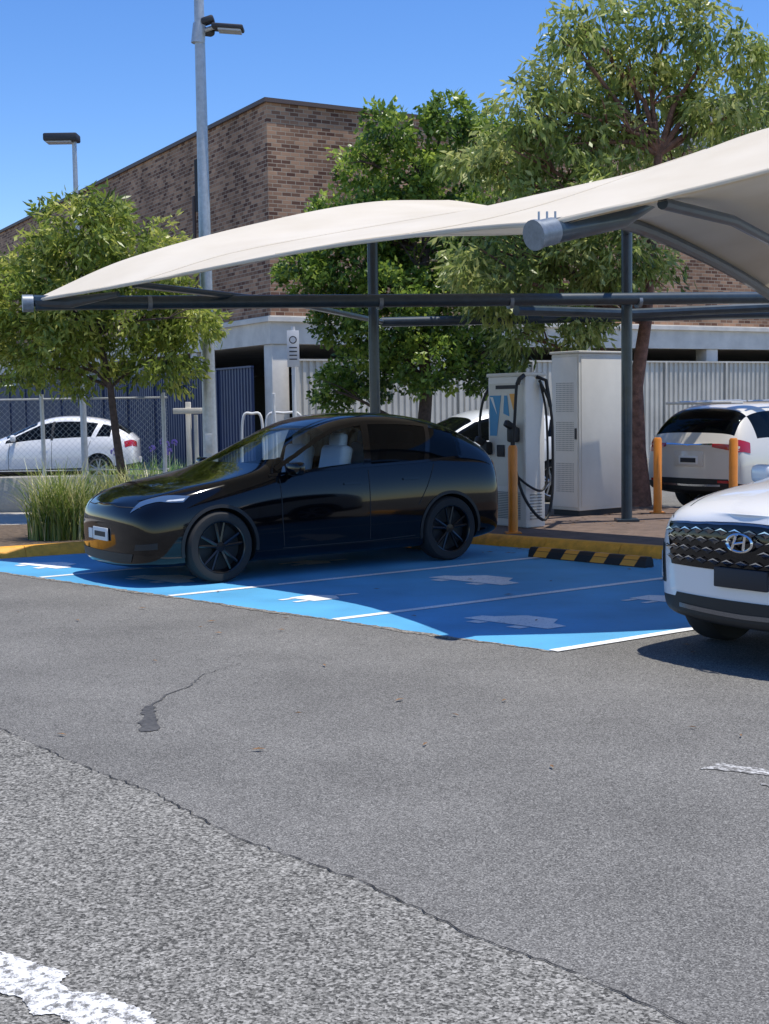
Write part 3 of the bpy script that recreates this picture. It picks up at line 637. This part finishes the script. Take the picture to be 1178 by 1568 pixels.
# ---------------------------------------------------------------- vehicles
def S(x,w,zb,zbelt,wb,x5,w5,z5,x7,z7):
    return [(x,0,zb),(x,w*.93,zb),(x,w*.99,zb+.11),(x,w,zb+.11+(zbelt-zb-.11)*.66),(x,wb,zbelt),(x5,w5,z5),((x5+2*x7)/3,w5*.55,z5+(z7-z5)*.8),(x7,0,z7)]
class Car:
    def __init__(s,name,loc,ang,st,bf,br,paint,glass,lower='trim',roof=None,axles=(1.4,-1.4),wr=.35,track=.80,rim='rims',zoff=0,archpad=.035,spokes=5):
        s.e=empty(name,(loc[0],loc[1],zoff),ang); s.name=name
        mats=[paint,glass,lower,roof or paint,'trim']
        verts=[];faces=[];fm=[]
        for r in st:
            verts+=[r[0]]+[r[j] for j in range(1,7)]+[r[7]]+[(r[j][0],-r[j][1],r[j][2]) for j in range(6,0,-1)]
        n=len(st)
        for i in range(n-1):
            for k in range(14):
                faces.append((i*14+k,i*14+(k+1)%14,(i+1)*14+(k+1)%14,(i+1)*14+k))
                kk=k if k<7 else 13-k
                if kk==4 and 3<=i<=6: m=1
                elif kk in (5,6) and i==3: m=1
                elif kk in (5,6) and i==7: m=1
                elif kk in (5,6) and 4<=i<=6: m=3
                elif kk<=1: m=2
                else: m=0
                fm.append(m)
        for (i,bu) in ((0,bf),(n-1,-br)):
            r=st[i]; o=len(verts)
            for j in range(1,7): verts.append((r[j][0]+bu,0,r[j][2]))
            c=lambda j:(i*14 if j==0 else i*14+7 if j==7 else o+j-1)
            for sd in (1,-1):
                R=lambda j:(i*14 if j==0 else i*14+7 if j==7 else (i*14+j if sd>0 else i*14+14-j))
                for j in range(7):
                    q=[]
                    for t in (R(j),c(j),c(j+1),R(j+1)):
                        if t not in q: q.append(t)
                    faces.append(tuple(q)); fm.append(2 if j<=1 else 0)
        me=bpy.data.meshes.new('body'); me.from_pydata(verts,[],faces)
        for k in mats: me.materials.append(M[k])
        me.polygons.foreach_set('material_index',fm); me.update()
        bm=bmesh.new(); bm.from_mesh(me); bmesh.ops.recalc_face_normals(bm,faces=bm.faces[:]); bm.to_mesh(me); bm.free()
        o=bpy.data.objects.new('body',me); scene.collection.objects.link(o)
        md=o.modifiers.new('s','SUBSURF'); md.levels=3; md.render_levels=3
        dg=bpy.context.evaluated_depsgraph_get(); me2=bpy.data.meshes.new_from_object(o.evaluated_get(dg)); o.modifiers.clear(); o.data=me2
        s.bvh=BVHTree.FromPolygons([v.co.copy() for v in me2.vertices],[tuple(p.vertices) for p in me2.polygons])
        cb=Bd(); cb.mats=list(mats)
        for ax in axles:
            for sd in (1,-1):
                cb.lathe([(0,.60),(wr+archpad,.60),(wr+archpad,1.2),(0,1.2)] if sd>0 else [(0,-.60),(wr+archpad,-.60),(wr+archpad,-1.2),(0,-1.2)],(ax,0,wr),'Y','trim',40)
        for q in range(len(cb.m)): cb.m[q]=4
        co=cb.build('cutter'); bm=bmesh.new(); bm.from_mesh(co.data); bmesh.ops.remove_doubles(bm,verts=bm.verts[:],dist=1e-5); bmesh.ops.recalc_face_normals(bm,faces=bm.faces[:]); bm.to_mesh(co.data); bm.free()
        md=o.modifiers.new('b','BOOLEAN'); md.operation='DIFFERENCE'; md.object=co; md.solver='EXACT'
        dg=bpy.context.evaluated_depsgraph_get(); me3=bpy.data.meshes.new_from_object(o.evaluated_get(dg)); o.modifiers.clear()
        if len(me3.polygons)>100: o.data=me3
        bpy.data.objects.remove(co)
        o.data.polygons.foreach_set('use_smooth',[True]*len(o.data.polygons)); o.data.set_sharp_from_angle(angle=rad(40))
        o.parent=s.e; s.body=o; s.b=Bd(); s.paint=paint
        w=Bd()
        for ax in axles:
            for sd in (1,-1):
                y0=track*sd
                T=[(wr*.70,-.11),(wr*.75,-.118),(wr*.93,-.115),(wr*.985,-.09),(wr,-.05),(wr,.05),(wr*.985,.09),(wr*.93,.115),(wr*.75,.118),(wr*.70,.11)]
                w.lathe([(r_,h*sd) for r_,h in T],(ax,y0,wr),'Y','tyre',36)
                w.lathe([(wr*.70,.112*sd),(wr*.73,.119*sd),(wr*.705,.10*sd),(wr*.67,.07*sd),(wr*.66,-.1*sd)],(ax,y0,wr),'Y',rim,36)
                w.lathe([(0,.02*sd),(wr*.66,.02*sd)],(ax,y0,wr),'Y','trim',30)
                w.lathe([(0,.09*sd),(.05,.088*sd),(.065,.06*sd),(.07,.02*sd)],(ax,y0,wr),'Y',rim,20)
                for q in range(spokes):
                    for dd in (-.13,.13):
                        a=2*math.pi*q/spokes+dd+.3; a2=a+dd*.6
                        p1=(ax+.05*math.cos(a),y0+.075*sd,wr+.05*math.sin(a)); p2=(ax+wr*.68*math.cos(a2),y0+.085*sd,wr+wr*.68*math.sin(a2))
                        w.tube([p1,p2],[.018,.016],rim,6)
        w.build('wheels',parent=s.e)
    def near(s,p,off=0):
        l,n,_,_=s.bvh.find_nearest(Vector(p)); return l+n*off,n
    def patch(s,c,k,nu=10,nv=4,off=.004):
        c=[Vector(p) for p in c]; vs=[]
        for i in range(nu+1):
            for j in range(nv+1):
                u=i/nu;v=j/nv; p=(c[0]*(1-u)+c[1]*u)*(1-v)+(c[3]*(1-u)+c[2]*u)*v
                vs.append(s.near(p,off)[0])
        s.b.add(vs,[(i*(nv+1)+j,(i+1)*(nv+1)+j,(i+1)*(nv+1)+j+1,i*(nv+1)+j+1) for i in range(nu) for j in range(nv)],k)
    def ribbon(s,pts,w,k,off=.004,step=.06):
        P=[]
        for a,b_ in zip(pts,pts[1:]):
            a=Vector(a);b_=Vector(b_);n=max(1,int((b_-a).length/step))
            P+=[a+(b_-a)*(i/n) for i in range(n)]
        P.append(Vector(pts[-1])); Q=[s.near(p,off) for p in P]; vs=[]
        for i,(l,n) in enumerate(Q):
            t=(Q[min(i+1,len(Q)-1)][0]-Q[max(i-1,0)][0]).normalized(); sv=n.cross(t).normalized()*w/2
            vs+=[l-sv,l+sv]
        s.b.add(vs,[(2*i,2*i+2,2*i+3,2*i+1) for i in range(len(Q)-1)],k)
    def both(s,fn,pts,*a,**k):
        fn(pts,*a,**k); fn([(p[0],-p[1],p[2]) for p in pts],*a,**k)
    def mirror_(s,x,y,z,k):
        for sd in (1,-1):
            s.b.box((x,sd*(y+.10),z+.05),(.13,.2,.14),k,bev=.045,seg=3,rz=.15*sd); s.b.box((x-.02,sd*(y+.0),z),(.07,.12,.04),'trim',bev=.01)
    def arches(s,axles,wr,k,w=.06,r=.07):
        for ax in axles:
            s.both(s.ribbon,[(ax+(wr+r)*math.cos(a),.95,wr+(wr+r)*math.sin(a)) for a in [rad(x) for x in range(-12,193,8)]],w,k,.006)
    def done(s): s.b.build('details',parent=s.e)

# black electric crossover
st=[S(2.27,.78,.18,.69,.74,2.22,.52,.79,2.26,.81),
    S(2.06,.93,.15,.86,.85,2.02,.66,.91,2.06,.93),
    S(1.50,.98,.15,.98,.90,1.50,.74,1.015,1.50,1.04),
    S(.86,.985,.15,1.06,.92,.78,.88,1.10,1.04,1.095),
    S(.30,.98,.15,1.09,.92,-.04,.76,1.58,.06,1.63),
    S(-.42,.98,.15,1.11,.92,-.50,.75,1.645,-.50,1.695),
    S(-1.05,.98,.15,1.13,.92,-1.14,.73,1.62,-1.16,1.68),
    S(-1.70,.98,.17,1.17,.91,-1.78,.69,1.48,-1.78,1.54),
    S(-2.12,.96,.22,1.15,.87,-2.18,.74,1.24,-2.21,1.28),
    S(-2.28,.87,.27,1.00,.80,-2.28,.62,1.10,-2.30,1.12)]
car=Car('parked_car',(-.99,14.63),rad(214.4),st,.07,.05,'blk','gl','gloss',roof='gloss',axles=(1.445,-1.445),wr=.362,track=.855,rim='rimb',zoff=.005)
car.arches((1.445,-1.445),.362,'trim',.035,.05)
car.both(car.ribbon,[(.77,.89,1.12),(.5,.85,1.28),(.2,.80,1.46),(-.03,.77,1.57),(-.5,.76,1.63),(-1.14,.74,1.60),(-1.78,.69,1.46)],.055,'blk',.004)
car.both(car.ribbon,[(.86,.92,1.06),(.30,.92,1.09),(-.4,.92,1.11),(-1.05,.92,1.13),(-1.68,.9,1.17)],.03,'gloss',.006)
car.both(car.ribbon,[(-.36,.92,1.10),(-.40,.82,1.36),(-.44,.76,1.60)],.09,'gloss',.006)
car.both(car.ribbon,[(-1.15,.92,1.14),(-1.25,.8,1.38),(-1.3,.73,1.56)],.06,'gloss',.006)
car.both(car.patch,[(-.38,.92,1.12),(-1.62,.9,1.17),(-1.66,.70,1.46),(-.44,.76,1.60)],'gld',14,5,.003)
for pts in ([(.72,.97,.32),(.74,.97,.6),(.74,.95,1.02)],[(-.35,.97,.32),(-.35,.97,.6),(-.36,.95,1.07)],[(-1.0,.97,.66),(-1.12,.97,.85),(-1.25,.95,1.11)],[(.74,.97,.30),(-.35,.97,.30),(-.95,.97,.32)]):
    car.both(car.ribbon,pts,.008,'int',.003,.05)
car.both(car.patch,[(-.03,.97,.92),(-.25,.97,.92),(-.25,.97,.94),(-.03,.97,.94)],'gloss',4,1,.012)
car.both(car.patch,[(-.80,.97,.94),(-1.02,.97,.94),(-1.02,.97,.96),(-.80,.97,.96)],'gloss',4,1,.012)
car.both(car.patch,[(2.22,.56,.71),(1.82,.91,.84),(1.74,.89,.90),(2.12,.58,.81)],'lampd',12,4,.005)
car.both(car.patch,[(1.96,.80,.81),(1.82,.90,.855),(1.79,.89,.875),(1.94,.81,.83)],'lampw',8,3,.008)
car.both(car.patch,[(2.24,.66,.36),(2.10,.88,.38),(2.10,.88,.44),(2.24,.68,.42)],'trim',6,2,.006)
car.patch([(2.34,-.62,.22),(2.34,.62,.22),(2.34,.66,.32),(2.34,-.66,.32)],'trim',12,3,.006)
car.ribbon([(2.2,-.68,.80),(2.3,-.3,.80),(2.32,0,.80),(2.3,.3,.80),(2.2,.68,.80)],.008,'int',.004)
p,_=car.near((2.4,0,.49)); car.b.box((p.x+.012,0,.49),(.014,.37,.13),'plate',bev=.003); car.b.box((p.x+.021,0,.49),(.004,.27,.05),'ink'); car.b.box((p.x+.005,-.27,.48),(.014,.10,.10),'plate')
car.both(car.patch,[(-2.20,.89,1.06),(-2.28,.45,1.06),(-2.30,.45,1.11),(-2.20,.87,1.12)],'red',8,2,.006)
car.mirror_(.62,.96,1.07,'blk')
car.b.box((0,0,.42),(3.2,1.5,.06),'int')
for sx in (-.02,-.92):
    for sy in (.40,-.40):
        car.b.box((sx-.22,sy,.99),(.16,.48,.68),'seat',ry=-.22,bev=.06,seg=3); car.b.box((sx-.30,sy,1.38),(.11,.27,.16),'seat',ry=-.15,bev=.045,seg=3); car.b.box((sx+.05,sy,.66),(.5,.5,.16),'seat',bev=.05)
car.b.box((.72,0,.92),(.4,1.45,.14),'int',bev=.04); car.b.box((.50,0,1.05),(.03,.36,.22),'ink',bev=.01)
car.b.lathe([(.16,-.012),(.175,0),(.16,.012),(.15,0),(.16,-.012)],(.44,.40,1.04),'X','int',20)
car.done()

# white SUV with patterned grille
st=[S(2.13,.80,.27,.93,.76,2.08,.55,1.0,2.12,1.02),
    S(1.88,.92,.24,1.02,.85,1.86,.64,1.09,1.90,1.11),
    S(1.36,.945,.24,1.08,.87,1.36,.70,1.15,1.36,1.19),
    S(.85,.945,.24,1.10,.88,.82,.82,1.16,1.08,1.22),
    S(.25,.945,.24,1.11,.88,.0,.67,1.58,.10,1.64),
    S(-.45,.945,.24,1.12,.88,-.47,.67,1.65,-.47,1.70),
    S(-1.1,.945,.24,1.14,.88,-1.15,.66,1.63,-1.15,1.69),
    S(-1.85,.945,.25,1.2,.86,-1.95,.62,1.54,-1.95,1.62),
    S(-2.16,.93,.30,1.15,.84,-2.2,.70,1.2,-2.24,1.22),
    S(-2.28,.82,.34,.98,.76,-2.26,.6,1.08,-2.28,1.10)]
tx=Car('parked_car',(4.06,9.68),rad(217),st,.10,.06,'wht','gld','trim',axles=(1.37,-1.37),wr=.36,track=.81,rim='rims',zoff=.005)
tx.arches((1.37,-1.37),.36,'trim',.075,.075)
tx.patch([(2.3,-.72,.64),(2.3,.72,.64),(2.22,.82,.98),(2.22,-.82,.98)],'gloss',24,8,.006)
for j in range(4):
    for i in range(-7,8):
        y=i*.118+(j%2)*.059; z=.695+j*.072
        if abs(y)>.78 or abs(y)<.10 and j in (1,2): continue
        l,n=tx.near((2.3,y,z),.012); t=Vector((0,1,0)); t=(t-n*t.dot(n)).normalized(); up=n.cross(t)
        if up.z<0: up=-up
        tx.b.add([l-t*.052,l-up*.026,l+t*.052,l+up*.010,l+n*.022-up*.004],[(0,1,4),(1,2,4),(2,3,4),(3,0,4)],'dchrome')
        tx.b.add([l-t*.054+n*.01,l+up*.012+n*.014,l+t*.054+n*.01,l+up*.022+n*.014],[(0,1,2,3)],'chrome' if (i+j)%3 else 'dchrome')
tx.ribbon([(2.22,-.80,.985),(2.3,-.4,.995),(2.32,0,1.0),(2.3,.4,.995),(2.22,.80,.985)],.016,'dchrome',.01)
l,n=tx.near((2.35,0,.84),.03); tx.b.lathe([(.062,0),(.07,.006),(.080,0)],(l.x+.014,0,l.z),'X','chrome',32,sc=(1.35,.8))
for sd in (1,-1): tx.b.tube([(l.x+.016,-.045*sd-.012,l.z-.045),(l.x+.018,-.035*sd+.012,l.z+.045)],.009,'chrome',6)
tx.b.tube([(l.x+.018,-.04,l.z-.008),(l.x+.018,.04,l.z+.008)],.008,'chrome',6)
tx.both(tx.patch,[(2.12,.76,.50),(1.94,.90,.50),(1.92,.90,.76),(2.12,.80,.78)],'trim',6,6,.006)
tx.both(tx.patch,[(2.10,.79,.53),(1.99,.87,.53),(1.98,.88,.70),(2.10,.81,.72)],'lampw',6,5,.012)
tx.patch([(2.3,-.74,.30),(2.3,.74,.30),(2.3,.64,.45),(2.3,-.64,.45)],'trim',16,4,.007)
tx.ribbon([(2.3,-.6,.36),(2.32,0,.35),(2.3,.6,.36)],.03,'dchrome',.014)
p,_=tx.near((2.4,0,.60)); tx.b.box((p.x+.02,0,.60),(.03,.42,.13),'ink',bev=.008)
tx.both(tx.ribbon,[(2.0,.62,1.07),(1.4,.66,1.16),(.95,.74,1.20)],.010,'dchrome',.002)
tx.both(tx.ribbon,[(2.10,.74,1.0),(1.8,.86,1.03),(1.36,.88,1.09),(.85,.88,1.11)],.008,'trim',.003)
for pts in ([(.72,.95,.4),(.72,.95,.8),(.70,.92,1.08)],[(-.3,.95,.4),(-.3,.95,.8),(-.3,.92,1.1)]): tx.both(tx.ribbon,pts,.008,'int',.003)
tx.both(tx.ribbon,[(.82,.82,1.18),(.4,.75,1.38),(.02,.69,1.59)],.07,'wht',.005)
tx.mirror_(.62,.92,1.13,'wht'); tx.done()

# pearl SUV seen from behind
st=[S(2.26,.74,.25,.86,.70,2.2,.5,.93,2.24,.95),
    S(1.98,.90,.24,.95,.83,1.96,.62,1.02,2.0,1.04),
    S(1.4,.95,.24,1.04,.87,1.4,.70,1.08,1.4,1.13),
    S(.95,.95,.24,1.08,.88,.92,.82,1.13,1.15,1.18),
    S(.35,.95,.24,1.10,.88,.10,.70,1.58,.2,1.65),
    S(-.40,.95,.24,1.11,.88,-.42,.72,1.67,-.42,1.73),
    S(-1.2,.95,.24,1.13,.88,-1.22,.73,1.68,-1.22,1.75),
    S(-2.02,.96,.26,1.15,.90,-2.12,.74,1.64,-2.14,1.72),
    S(-2.30,.96,.32,1.12,.90,-2.38,.84,1.18,-2.42,1.20),
    S(-2.44,.92,.36,.95,.88,-2.46,.78,1.06,-2.47,1.08)]
sf=Car('parked_car',(6.72,21.8),rad(37),st,.09,.05,'wht2','gld','trim',axles=(1.38,-1.38),wr=.36,track=.82,zoff=.005)
sf.arches((1.38,-1.38),.36,'trim',.06,.07)
sf.both(sf.patch,[(-2.38,.74,.96),(-2.18,.99,.96),(-2.15,.97,1.13),(-2.38,.72,1.14)],'red',8,4,.008)
sf.both(sf.patch,[(-2.46,.45,1.05),(-2.40,.76,1.0),(-2.40,.76,1.08),(-2.46,.45,1.10)],'red',8,2,.008)
sf.ribbon([(-2.45,-.45,1.08),(-2.5,0,1.08),(-2.45,.45,1.08)],.03,'chrome',.008)
sf.patch([(-2.5,-.80,.36),(-2.5,.80,.36),(-2.5,.74,.56),(-2.5,-.74,.56)],'trim',12,4,.006)
sf.ribbon([(-2.5,-.6,.46),(-2.5,0,.45),(-2.5,.6,.46)],.03,'chrome',.012)
sf.both(sf.patch,[(-2.48,.55,.50),(-2.42,.80,.50),(-2.42,.80,.54),(-2.48,.55,.54)],'red',4,1,.012)
p,_=sf.near((-2.6,0,.84)); sf.b.box((p.x-.012,0,.84),(.014,.37,.13),'plate',bev=.003); sf.b.box((p.x-.021,0,.84),(.004,.30,.07),'ink')
sf.b.box((p.x-.004,0,.86),(.014,.56,.24),'wht2',bev=.005)
sf.b.box((-2.12,0,1.72),(.30,1.3,.04),'wht2',bev=.015); sf.b.box((-2.22,.1,1.28),(.02,.6,.02),'trim',ry=.2)
sf.both(lambda p,k: sf.b.tube(p,.018,k,6),[(.2,.66,1.70),(-.4,.67,1.755),(-1.9,.66,1.74)],'galv')
sf.mirror_(.74,.93,1.1,'wht2'); sf.done()

def hatch(name,loc,ang,paint,zoff=.005,gl='gld',zs=1):
    st=[S(2.06,.70,.22,.70,.66,2.0,.5,.76,2.04,.78),
        S(1.82,.86,.20,.80,.78,1.80,.58,.85,1.84,.87),
        S(1.32,.90,.20,.88,.82,1.32,.66,.91,1.32,.95),
        S(.85,.90,.20,.94,.83,.82,.77,.98,1.05,1.01),
        S(.28,.90,.20,.95,.83,.0,.62,1.38,.1,1.43),
        S(-.40,.90,.20,.97,.83,-.42,.62,1.46,-.42,1.51),
        S(-1.0,.90,.20,1.0,.83,-1.05,.60,1.43,-1.05,1.49),
        S(-1.62,.90,.22,1.04,.82,-1.70,.57,1.31,-1.7,1.38),
        S(-2.04,.87,.27,1.0,.76,-2.08,.62,1.06,-2.12,1.08),
        S(-2.2,.76,.32,.86,.68,-2.2,.52,.94,-2.22,.96)]
    h=Car(name,loc,ang,st,.07,.05,paint,gl,'trim',axles=(1.32,-1.32),wr=.325,track=.76,zoff=zoff)
    h.both(h.ribbon,[(.82,.78,1.0),(.4,.70,1.2),(.02,.64,1.39),(-.4,.62,1.47),(-1.05,.6,1.44),(-1.7,.57,1.31)],.05,paint,.004)
    h.both(h.ribbon,[(-.25,.84,.98),(-.27,.72,1.2),(-.3,.63,1.44)],.06,'trim',.005)
    h.both(h.ribbon,[(-1.2,.83,1.01),(-1.3,.72,1.2),(-1.4,.6,1.37)],.10,paint,.005)
    for pts in ([(.75,.9,.3),(.75,.9,.6),(.72,.88,.92)],[(-.24,.9,.3),(-.24,.9,.6),(-.25,.88,.95)],[(-.95,.9,.55),(-1.05,.9,.7),(-1.15,.88,.97)],[(.75,.9,.3),(-.24,.9,.3),(-.9,.9,.3)]):
        h.both(h.ribbon,pts,.010,'int',.003)
    h.both(h.patch,[(-.0,.9,.80),(-.18,.9,.80),(-.18,.9,.83),(0,.9,.83)],paint,3,1,.02)
    h.both(h.patch,[(2.02,.5,.64),(1.72,.84,.68),(1.68,.82,.78),(1.96,.52,.76)],'lampw',8,3,.006)
    h.both(h.patch,[(-2.18,.5,.80),(-1.95,.86,.80),(-1.93,.82,.93),(-2.18,.5,.91)],'red',8,3,.006)
    h.patch([(2.15,-.5,.30),(2.15,.5,.30),(2.15,.5,.44),(2.15,-.5,.44)],'trim',8,3,.006)
    h.patch([(2.15,-.38,.56),(2.15,.38,.56),(2.15,.4,.70),(2.15,-.4,.70)],'trim',8,3,.006)
    for sg,x in ((1,2.3),(-1,-2.35)):
        p,_=h.near((x,0,.5)); h.b.box((p.x+sg*.012,0,.5),(.014,.37,.12),'plate')
    h.mirror_(.62,.86,.98,paint); h.done(); h.e.scale=(1,1,zs)
hatch('parked_car',(-8.15,31.6),rad(186),'wht',zs=1.09)
hatch('parked_car',(1.45,23.6),rad(200),'slv',zs=1.12)

# ---------------------------------------------------------------- light, sky, camera
EL=77; az=Vector((.985,-.17,0)).normalized()
sv=Vector((az.x*math.cos(rad(EL)),az.y*math.cos(rad(EL)),math.sin(rad(EL))))
sd=bpy.data.lights.new('sun','SUN'); sd.energy=5.0; sd.angle=rad(.5); sd.color=(1,.95,.87)
so=bpy.data.objects.new('sun',sd); scene.collection.objects.link(so); so.rotation_euler=(-sv).to_track_quat('-Z','Y').to_euler(); so.location=(0,0,30)
w=bpy.data.worlds.new('World'); scene.world=w; w.use_nodes=True; nt=w.node_tree
bg=nt.nodes['Background']; sk=nt.nodes.new('ShaderNodeTexSky'); sk.sky_type='NISHITA'; sk.sun_disc=False
sk.sun_elevation=rad(EL); sk.sun_rotation=math.atan2(az.x,az.y); sk.air_density=1.0; sk.dust_density=.1; sk.ozone_density=3.; sk.altitude=900
hs=nt.nodes.new('ShaderNodeHueSaturation'); hs.inputs['Hue'].default_value=.510; hs.inputs['Saturation'].default_value=1.26; hs.inputs['Value'].default_value=1.28
nt.links.new(sk.outputs[0],hs.inputs['Color']); nt.links.new(hs.outputs[0],bg.inputs[0]); bg.inputs[1].default_value=.148
scene.view_settings.view_transform='Standard'; scene.view_settings.look='None'; scene.view_settings.exposure=0
cd=bpy.data.cameras.new('camera'); cam=bpy.data.objects.new('camera',cd); scene.collection.objects.link(cam)
cd.sensor_width=36; cd.lens=45.9; cd.clip_end=2000
cam.matrix_world=Matrix.Translation((0,0,1.75))@Matrix.Rotation(rad(90-4.63),4,'X')@Matrix.Rotation(-.015,4,'Z')
scene.camera=cam
